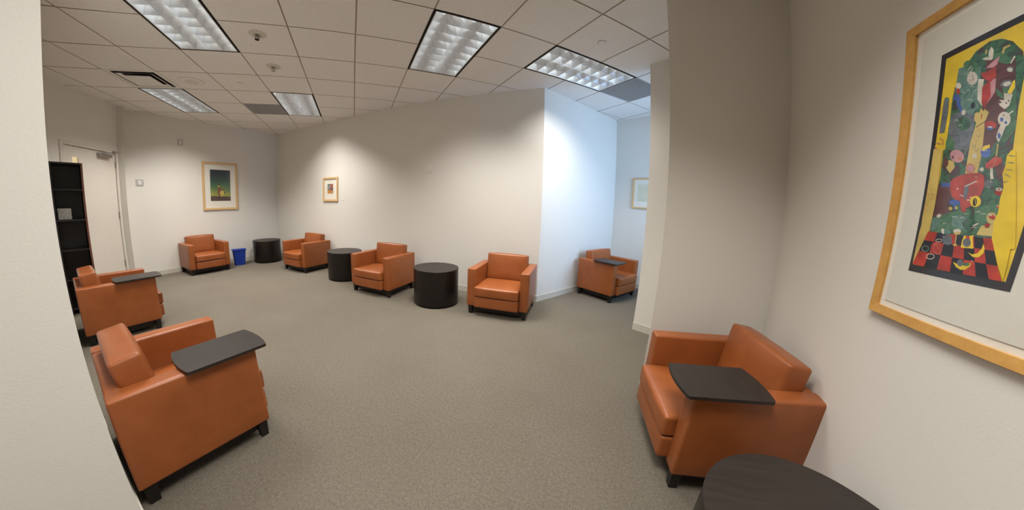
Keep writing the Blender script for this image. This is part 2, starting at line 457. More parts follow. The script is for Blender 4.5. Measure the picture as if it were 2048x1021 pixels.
def grille(c, r_, label):
    t = thing('return_grille', label, 'ceiling grille', lat(c+.5, r_+.5), LA)
    h = T/2
    bm = bmesh.new()
    for (a, b, c_, d) in ((-h, -h+.012, -h, h), (h-.012, h, -h, h), (-h+.012, h-.012, -h, -h+.012), (-h+.012, h-.012, h-.012, h)): box(bm, a, b, c_, d, -0.002, 0.01)
    obj('frame', bm, M['grey_tile'], t)
    bm = bmesh.new(); n = 34; s = (2*h-.024)/n
    for i in range(n): box(bm, -h+.012+i*s, -h+.012+i*s+.004, -h+.012, h-.012, 0, 0.012)
    for i in range(n): box(bm, -h+.012, h-.012, -h+.012+i*s, -h+.012+i*s+.004, 0.002, 0.012)
    obj('egg_crate', bm, M['grey_tile'], t)
    obj('plenum', NB(-h, h, -h, h, 0.03, 0.034), M['grey_tile'], t)
grille(-3, 5, 'grey egg-crate ceiling grille near the far corner, left of a louvered light')
grille(5, 0, 'grey egg-crate ceiling grille in the alcove ceiling')

# slot diffuser
t = thing('air_diffuser', 'square ceiling air diffuser with black slots above the door side', 'air diffuser', lat(-4.5, 3.5), LA)
h = T/2
bm = bmesh.new(); box(bm, -h, h, -h, h, 0.045, 0.05); obj('backing', bm, M['black'], t)
def sq_ring(a, b, z0, z1):
    bm = bmesh.new()
    o_ = [bm.verts.new((sx*a, sy*a, z0)) for sx, sy in ((-1, -1), (1, -1), (1, 1), (-1, 1))]
    i_ = [bm.verts.new((sx*b, sy*b, z1)) for sx, sy in ((-1, -1), (1, -1), (1, 1), (-1, 1))]
    o2 = [bm.verts.new((v.co.x, v.co.y, v.co.z+.002)) for v in o_]; i2 = [bm.verts.new((v.co.x, v.co.y, v.co.z+.002)) for v in i_]
    for k in range(4):
        j = (k+1) % 4
        bm.faces.new((o_[k], o_[j], i_[j], i_[k])); bm.faces.new((o2[k], o2[j], i2[j], i2[k]))
        bm.faces.new((o_[k], o_[j], o2[j], o2[k])); bm.faces.new((i_[k], i_[j], i2[j], i2[k]))
    return bm
obj('outer_frame', sq_ring(h, h-.05, 0.0, 0.002), M['white'], t)
obj('cone', sq_ring(h-.085, h-.125, -0.006, 0.010), M['white'], t)
obj('centre_plate', NB(-h+.155, h-.155, -h+.155, h-.155, -0.010, -0.006), M['white'], t)

# round ceiling speaker
t = thing('ceiling_speaker', 'round white ceiling speaker beside the air diffuser', 'speaker', lat(-3.55, 3.5), 0)
autosmooth(obj('rim', lathe([(0.155, 0.0), (0.155, -0.006), (0.148, -0.010), (0.085, -0.012), (0.078, -0.008), (0.078, 0.0)]), M['white'], t))
obj('grille', lathe([(0.0, -0.006), (0.078, -0.006), (0.078, -0.001)]), M['jamb'], t, smooth=False)

def sprinkler(c, r_, label, kind):
    t = thing('fire_sprinkler', label, 'sprinkler', lat(c, r_), LA+kind, 'ceiling sprinklers')
    autosmooth(obj('escutcheon', lathe([(0.0, -0.004), (0.03, -0.005), (0.042, -0.014), (0.075, -0.006), (0.082, -0.001), (0.082, 0.0)]), M['base'], t))
    bm = bmesh.new(); lathe([(0.0, -0.036), (0.009, -0.036), (0.011, -0.030), (0.011, -0.006), (0.0, -0.006)], 16, bm)
    box(bm, -.022, -.018, -.004, .004, -.052, -.008); box(bm, .018, .022, -.004, .004, -.052, -.008); box(bm, -.022, .022, -.004, .004, -.054, -.050)
    obj('head', bm, M['steel'], t)
    obj('deflector', lathe([(0.0, -0.058), (0.020, -0.058), (0.022, -0.055), (0.0, -0.054)], 20), M['black'] if kind else M['steel'], t)
sprinkler(-1.56, 2.51, 'ceiling sprinkler with a glinting tip, nearer the far corner', 0)
sprinkler(-1.51, 1.31, 'dull ceiling sprinkler with a dark head, right of the large left light', 1)
t = thing('sprinkler_cover', 'flush round sprinkler cover plate in the ceiling right of the alcove light', 'sprinkler cover', lat(3.52, -0.48), 0)
autosmooth(obj('plate', lathe([(0.0, -0.006), (0.036, -0.006), (0.040, -0.003)], 32), M['white'], t)); obj('gap_ring', lathe([(0.040, -0.002), (0.043, -0.002), (0.043, 0.0)], 32), M['tbar'], t)
t = thing('sprinkler_cover', 'tiny flush cover plate in the ceiling, right of the round speaker', 'sprinkler cover', lat(-2.52, 3.49), 0)
autosmooth(obj('plate', lathe([(0.0, -0.006), (0.030, -0.006), (0.033, -0.003)], 32), M['white'], t)); obj('gap_ring', lathe([(0.033, -0.002), (0.036, -0.002), (0.036, 0.0)], 32), M['tbar'], t)

# ------------------------------------------------------------------ armchairs
W, DP, HA, ZB, HS, HK, AW = 0.74, 0.627, 0.565, 0.106, 0.365, 0.685, 0.103
def make_chair(tablet=0):
    t = thing('armchair', '', 'armchair', group=None)
    hx, hy = W/2, DP/2; M_ = M['leather']
    for s in (-1, 1):
        a, b = (s*hx, s*(hx-AW)) if s < 0 else (hx-AW, hx)
        arm = soft_box(a, b, -hy, hy, ZB, HA, 0.011, (0.002, 0.002, 0.003, 0.0, 0, 0.003), 7)
        obj('arm', arm, M_, t, smooth=True)
    ix = hx-AW-0.001
    obj('back_panel', soft_box(-ix, ix, hy-0.075, hy-0.002, ZB, HA-0.003, 0.011, (0, 0, 0, 0, 0, 0.003), 6), M_, t, smooth=True)
    obj('seat_base', soft_box(-ix, ix, -hy-0.050, hy-0.078, ZB+0.003, 0.243, 0.016, (0, 0, 0.006, 0, 0, 0), 8), M_, t, smooth=True)
    obj('seat_cushion', soft_box(-ix+.001, ix-.001, -hy-0.057, hy-0.19, 0.246, HS, 0.016, (0.0, 0.0, 0.010, 0, 0.0, 0.012), 12), M_, t, smooth=True)
    # back cushion leaning back
    bm = soft_box(-ix+.002, ix-.002, -0.062, 0.062, 0.0, HK-HS+0.012, 0.015, (0.003, 0.003, 0.014, 0.004, 0.002, 0.010), 12)
    Mx = Matrix.Translation((0, hy-0.150, HS-0.010)) @ Matrix.Rotation(math.radians(-9), 4, 'X')
    bm.transform(Mx)
    obj('back_cushion', bm, M_, t, smooth=True)
    obj('underframe_shade', NB(-hx+.06, hx-.06, -hy+.05, hy-.05, 0.036, ZB+0.001), M['leg'], t)  # black underframe dropped low to stand in for the deep shade beneath the seat
    for sx in (-1, 1):
        for sy in (-1, 1):
            lx, ly = sx*(hx-0.040), sy*(hy-0.040)
            bm = bmesh.new()
            a = [bm.verts.new((lx+dx*.026, ly+dy*.026, ZB+0.0005)) for dx, dy in ((-1, -1), (1, -1), (1, 1), (-1, 1))]
            b = [bm.verts.new((lx+dx*.021, ly+dy*.021, 0.0)) for dx, dy in ((-1, -1), (1, -1), (1, 1), (-1, 1))]
            bm.faces.new(a); bm.faces.new(b)
            for k in range(4): bm.faces.new((a[k], a[(k+1) % 4], b[(k+1) % 4], b[k]))
            bmesh.ops.bevel(bm, geom=list(bm.edges), offset=0.002, segments=1, affect='EDGES')
            obj('leg', bm, M['leg'], t)
    if tablet:
        s = tablet
        xi, xo = s*(hx-AW-0.150), s*(hx+0.034); yf, yr = -hy-0.048, -hy+0.335
        pts = []
        def bow(y, sign, x0_, x1_):
            n = 12; out = []
            for k in range(n+1):
                u = k/n; out.append((x0_+(x1_-x0_)*u, y+sign*0.019*(1-(2*u-1)**2)))
            return out
        pts = bow(yf, -1, xi, xo)+bow(yr, 1, xo, xi)
        # ease the corners a little
        q = []
        for k, p in enumerate(pts):
            if k in (0, 12, 13, 25):
                pa, pb = Vector(pts[k-1]), Vector(pts[(k+1) % len(pts)]); pp = Vector(p)
                if k in (0, 13): pa = Vector(pts[k-1])
                for v in (pa, pb):
                    d = (v-pp); q.append(tuple(pp+d.normalized()*min(0.006, d.length*0.45)))
            else: q.append(p)
        bm = prism(q, HA+0.006, HA+0.021)
        bmesh.ops.bevel(bm, geom=[e for e in bm.edges if e.calc_face_angle(0) > 1.0], offset=0.003, segments=2, affect='EDGES')
        tb = obj('tablet', bm, M['espresso'], t); tb['label'] = 'dark brown swivel writing tablet on one arm'
        obj('pivot_plate', lathe([(0.0, HA-0.001), (0.035, HA-0.001), (0.035, HA+0.0065), (0, HA+0.0065)], 24, cx=s*(hx-AW/2), cy=-hy+0.13), M['black'], t)
    return t
def copy_thing(src):
    r = src.copy(); C.objects.link(r)
    for ch in list(src.children):
        c = ch.copy(); C.objects.link(c); c.parent = r
        for g_ in ch.children:
            d = g_.copy(); C.objects.link(d); d.parent = c
    return r
G0 = 'rust leather armchairs'
plain = make_chair(0); tabL = make_chair(-1); tabR = make_chair(1)
CH = [
    (plain, -6.72, 2.042, 1.59, 'rust leather armchair under the green framed print, left of the blue wastebasket'),
    ('p', -5.206, 3.446, 0.014, 'rust leather armchair below the small framed picture, second from the far corner drum'),
    ('p', -2.977, 3.276, 0.012, 'rust leather armchair between two black drum tables along the main wall'),
    ('p', -1.106, 3.387, 0.077, 'rust leather armchair at the outer corner before the blue-lit alcove'),
    (tabL, 0.188, 4.675, 0.985, 'rust leather tablet-arm chair standing in the blue-lit alcove'),
    (tabR, 0.775, 1.646, -1.453, 'rust leather tablet-arm chair in the right foreground, backed to the picture wall'),
    ('l', -1.935, 0.345, 3.118, 'rust leather tablet-arm chair in the left foreground, nearest the white wall end'),
    ('l', -4.352, 0.385, 3.128, 'rust leather tablet-arm chair in front of the black bookcase, far left')]
for (src, x, y, a, lb) in CH:
    o = copy_thing(plain) if src == 'p' else copy_thing(tabL) if src == 'l' else src
    o.location = (x, y, 0); o.rotation_euler = (0, 0, a); o['label'] = lb; o['group'] = G0

# ------------------------------------------------------------------ drum tables
RD, HD = 0.298, 0.484
def make_drum():
    t = thing('drum_table', '', 'table')
    autosmooth(obj('body', lathe([(0.0, 0.022), (RD-.004, 0.022), (RD-.002, 0.026), (RD-.002, HD-.022), (0.0, HD-.022)], 96), M['espresso_side'], t))
    autosmooth(obj('table_top', lathe([(0.0, HD-.0215), (RD-.001, HD-.0215), (RD, HD-.019), (RD, HD-.004), (RD-.003, HD), (0.0, HD)], 96), M['espresso'], t))
    autosmooth(obj('plinth', lathe([(0.0, 0.0), (RD-.014, 0.0), (RD-.014, 0.0215), (0.0, 0.0215)], 96), M['black'], t))
    return t
d0 = make_drum()
DR = [(-6.618, 3.33, 'black drum table in the far room corner beside the blue wastebasket'),
      (-4.002, 3.403, 'black drum table partly hidden behind a chair arm, middle of the main wall'),
      (-1.992, 3.214, 'black drum table with its whole round side in view, left of the corner armchair'),
      (0.735, 0.745, 'dark drum table cut by the bottom edge in the right foreground')]
for i, (x, y, lb) in enumerate(DR):
    o = d0 if i == 0 else copy_thing(d0)
    o.location = (x, y, 0); o['label'] = lb; o['group'] = 'round drum side tables'

# ------------------------------------------------------------------ wastebasket
def rrect(hx, hy, r, z, n=5):
    pts = []
    for (cx_, cy_, a0) in ((hx-r, hy-r, 0), (-hx+r, hy-r, PI/2), (-hx+r, -hy+r, PI), (hx-r, -hy+r, 1.5*PI)):
        for k in range(n+1):
            a = a0+PI/2*k/n; pts.append((cx_+r*math.cos(a), cy_+r*math.sin(a), z))
    return pts
def loft(rings, bm=None, cap0=True, cap1=False):
    bm = bm or bmesh.new(); R = [[bm.verts.new(p) for p in r] for r in rings]; n = len(R[0])
    for a, b in zip(R, R[1:]):
        for i in range(n): bm.faces.new((a[i], a[(i+1) % n], b[(i+1) % n], b[i]))
    if cap0: bm.faces.new(R[0])
    if cap1: bm.faces.new(R[-1])
    return bm
t = thing('wastebasket', 'blue plastic wastebasket between the far armchair and the corner drum table', 'wastebasket', (-6.735, 2.735, 0), 1.32)
HW = 0.335
autosmooth(obj('bin', loft([rrect(.10, .075, .02, 0.0), rrect(.102, .077, .022, 0.004), rrect(.128, .093, .03, HW-.03), rrect(.129, .094, .03, HW-.028), rrect(.131, .096, .03, HW-.012),
    rrect(.127, .092, .03, HW-.012), rrect(.122, .088, .03, HW-.05), rrect(.097, .072, .02, 0.008)], cap1=True), M['blue'], t), 40)
autosmooth(obj('rim', loft([rrect(.130, .095, .03, HW-.010), rrect(.145, .110, .035, HW-.012), rrect(.147, .112, .035, HW-.002), rrect(.143, .108, .035, HW), rrect(.128, .093, .03, HW-.004), rrect(.1275, .0925, .03, HW-.010), rrect(.130, .095, .03, HW-.010)], cap0=False), M['blue'], t), 40)

# ------------------------------------------------------------------ door
ang = math.atan2(DD.y, DD.x)      # local x along DD (towards hinges); room side = -OUT
side = 1 if (Matrix.Rotation(ang, 3, 'Z') @ Vector((0, 1, 0))).dot(OUT) < 0 else -1   # local y sign that points into the room
dr = bpy.data.objects.new('door_1', None); C.objects.link(dr); dr.location = DA; dr.rotation_euler = (0, 0, ang); dr['kind'] = 'structure'
def yb(a, b): return (a*side, b*side) if side > 0 else (b*side, a*side)
Y = yb(-0.05, -0.008)
leaf = bmesh.new(); LX0, LX1, LT = DW0+0.003, DW1-0.003, 2.145
gx0, gx1, gz0, gz1 = DW0+0.135, DW0+0.235, 1.15, 2.00
box(leaf, LX0, gx0, *Y, 0.01, LT); box(leaf, gx1, LX1, *Y, 0.01, LT); box(leaf, gx0, gx1, *Y, 0.01, gz0); box(leaf, gx0, gx1, *Y, gz1, LT)
lf = obj('leaf', leaf, M['door'], dr)
vp = obj('vision_panel', NB(gx0, gx1, *yb(-0.032, -0.026), gz0, gz1), M['hall_glow'], lf)
fm = bmesh.new()
YF = yb(-0.10, 0.012)
box(fm, DW0-0.05, DW0, *YF, 0, 2.20); box(fm, DW1, DW1+0.05, *YF, 0, 2.20); box(fm, DW0, DW1, *YF, 2.15, 2.20)
box(fm, DW0-0.05, DW1+0.05, *yb(-0.104, -0.10), 0, 2.20)
obj('frame', fm, M['jamb'], dr)
for z in (0.35, 1.15, 1.97):
    bm = bmesh.new(); box(bm, DW1-0.012, DW1+0.006, *yb(-0.008, 0.006), z-.055, z+.055, 0.002); obj('hinge', bm, M['steel'], dr)
bm = bmesh.new(); box(bm, DW1-0.36, DW1-0.12, *yb(-0.0075, 0.045), 2.06, 2.115, 0.004)
cl = obj('closer', bm, M['steel'], dr)
bm = bmesh.new()
def bar(bm, p, q, r=0.006):
    p = Vector(p); q = Vector(q); d = (q-p).normalized(); u = d.orthogonal().normalized(); v = d.cross(u)
    A = [bm.verts.new(p+u*r*math.cos(2*PI*k/8)+v*r*math.sin(2*PI*k/8)) for k in range(8)]; B = [bm.verts.new(q+u*r*math.cos(2*PI*k/8)+v*r*math.sin(2*PI*k/8)) for k in range(8)]
    for k in range(8): bm.faces.new((A[k], A[(k+1) % 8], B[(k+1) % 8], B[k]))
    bm.faces.new(A); bm.faces.new(B)
bar(bm, (DW1-0.30, side*0.025, 2.12), (DW1-0.16, side*0.20, 2.135)); bar(bm, (DW1-0.16, side*0.20, 2.135), (DW1-0.02, side*0.016, 2.165))
box(bm, DW1-0.07, DW1+0.01, *yb(0.0125, 0.02), 2.155, 2.18)
obj('closer_arm', bm, M['steel'], cl)
bm = bmesh.new(); box(bm, DW0+0.05, DW0+0.09, *yb(-0.0075, 0.0), 1.0, 1.12, 0.003); bar(bm, (DW0+0.07, side*0.0, 1.06), (DW0+0.07, side*0.05, 1.06), 0.009); bar(bm, (DW0+0.065, side*0.05, 1.06), (DW0+0.18, side*0.05, 1.06), 0.009)
obj('handle', bm, M['brass'], lf)

# ------------------------------------------------------------------ bookcase
t = thing('bookcase', 'black narrow bookcase behind the far left armchair, partly covering the door', 'bookcase', (-5.35, 0.021, 0), 0)
BW, BDp, BH = 0.282, 0.30, 1.83
obj('side_panel', NB(-BDp, 0, 0, 0.018, 0, BH), M['shelf'], t)
sp = obj('side_panel', NB(-BDp, -0.001, BW-.018, BW, 0, BH), M['shelf'], t)
e_ = obj('edge_band', NB(-0.001, 0.001, BW-.018, BW, 0, BH), M['shelf_edge'], sp); e_['label'] = 'reddish brown front edge'
obj('back_panel', NB(-BDp, -BDp+.006, 0.018, BW-.018, 0, BH), M['shelf'], t)
obj('top', NB(-BDp+.006, 0, 0.018, BW-.018, BH-.02, BH), M['shelf'], t)
for z in (0.06, 0.42, 0.78, 1.14, 1.50): obj('shelf', NB(-BDp+.006, -.004, 0.018, BW-.018, z, z+.02), M['shelf'], t)
b = obj('booklet', (lambda b: (box(b, -0.012, 0.012, 0, 0.115, 0, 0.13), box(b, -0.0125, 0.0125, 0.02, 0.10, 0.05, 0.10), b)[-1])(bmesh.new()), M['booklet'])
b.location = (-5.45, 0.055, 1.1605)
tag(b, 'pale booklet standing on a middle shelf of the black bookcase', 'booklet')

# ------------------------------------------------------------------ pictures
def framed(name, label, w_, h_, fw, fd, mat_, print_rect, art, loc, rz, group, pale=False, lip=0.0):
    """hangs on a wall: local x to the right seen from the room, local -y out of the wall, origin bottom left on the wall"""
    t = thing('framed_picture', label, 'framed picture', loc, rz, group)
    bm = bmesh.new()
    o_ = [(0, 0), (w_, 0), (w_, h_), (0, h_)]; i_ = [(fw, fw), (w_-fw, fw), (w_-fw, h_-fw), (fw, h_-fw)]
    yb0, yf = -0.002, -fd; sl = fd*0.12
    rings = [[(x, yb0, z) for x, z in o_], [(x, yf+.002, z) for x, z in o_], [(x+(.002 if x == 0 else -.002), yf, z+(.002 if z == 0 else -.002)) for x, z in o_],
             [(x, yf+sl, z) for x, z in i_], [(x, yb0, z) for x, z in i_], [(x, yb0, z) for x, z in o_]]
    loft(rings, bm, cap0=False)
    obj('frame', bm, mat_, t)
    obj('mat_board', NB(fw, w_-fw, -0.008, -0.003, fw, h_-fw), M['mat_board'], t)
    if lip:  # floated sheet of paper inside the frame
        obj('paper', NB(fw+lip, w_-fw-lip, -0.0105, -0.0085, fw+lip, h_-fw-lip), M['paper'], t)
    art(t, *print_rect)
    obj('glass', NB(fw, w_-fw, -fd+sl+.003, -fd+sl+.005, fw, h_-fw), M['glass'], t)
    return t
def flat(bm, pts, y, mi):
    f = bm.faces.new([bm.verts.new((p[0], y, p[1])) for p in pts]); f.material_index = mi
def ell(cx_, cz_, a, b, n=20, rot=0, wob=0.0):
    out = []
    for k in range(n):
        t_ = 2*PI*k/n; rr = 1+wob*math.sin(3*t_+cx_*90)+wob*0.6*math.cos(5*t_+cz_*70)
        x, z = a*rr*math.cos(t_), b*rr*math.sin(t_)
        out.append((cx_+x*math.cos(rot)-z*math.sin(rot), cz_+x*math.sin(rot)+z*math.cos(rot)))
    return out
def paint(name, col, rough=0.6, var=0.12, ns=40):
    return mat_plain(name, col, rough, var=var, nscale=ns, spec=0.2)
def blotch(name, stops, scale, detail=6, rough=0.7, dist=1.5):
    m, nt, bs = new_mat(name)
    n = tex_noise(nt, scale, detail, rough); n.inputs['Distortion'].default_value = dist
    r = ramp(nt, n.outputs['Fac'], stops); r.color_ramp.interpolation = 'LINEAR'
    nt.links.new(r.outputs[0], bs.inputs['Base Color']); bs.inputs['Roughness'].default_value = 0.65; bs.inputs['Specular IOR Level'].default_value = 0.2
    return m
ink = paint('ink_black', (0.02, 0.02, 0.028)); yel = paint('yellow_paint', (0.72, 0.52, 0.035), var=0.16, ns=14); red = paint('red_paint', (0.42, 0.045, 0.03), var=0.3)
yel2 = paint('pale_yellow_paint', (0.56, 0.42, 0.12), var=0.2, ns=12)
pink = paint('pink_paint', (0.50, 0.24, 0.26), var=0.25); creamp = paint('cream_paint', (0.60, 0.56, 0.47), var=0.2); bluep = paint('blue_paint', (0.07, 0.13, 0.38), var=0.25)
foli = blotch('dark_foliage_paint', [(0.28, (0.035, 0.02, 0.035)), (0.40, (0.09, 0.03, 0.045)), (0.48, (0.02, 0.09, 0.05)), (0.56, (0.06, 0.17, 0.08)), (0.64, (0.06, 0.07, 0.11)), (0.75, (0.30, 0.22, 0.20))], 32)
greenp = blotch('green_paint', [(0.3, (0.03, 0.07, 0.035)), (0.5, (0.06, 0.17, 0.08)), (0.7, (0.13, 0.24, 0.13)), (0.8, (0.30, 0.32, 0.22))], 34); grey_p = blotch('glass_grey_paint', [(0.3, (0.07, 0.08, 0.10)), (0.6, (0.16, 0.18, 0.20)), (0.8, (0.28, 0.26, 0.27))], 36); tealp = blotch('teal_paint', [(0.3, (0.04, 0.10, 0.09)), (0.5, (0.11, 0.22, 0.18)), (0.75, (0.28, 0.36, 0.30))], 38)
maroonp = blotch('maroon_paint', [(0.3, (0.05, 0.018, 0.022)), (0.6, (0.14, 0.05, 0.045)), (0.8, (0.10, 0.12, 0.07))], 30)
salm = paint('salmon_paint', (0.48, 0.20, 0.12), var=0.2)
BIGM = [ink, yel, red, foli, pink, creamp, bluep, greenp, grey_p, yel2, tealp, maroonp, salm]

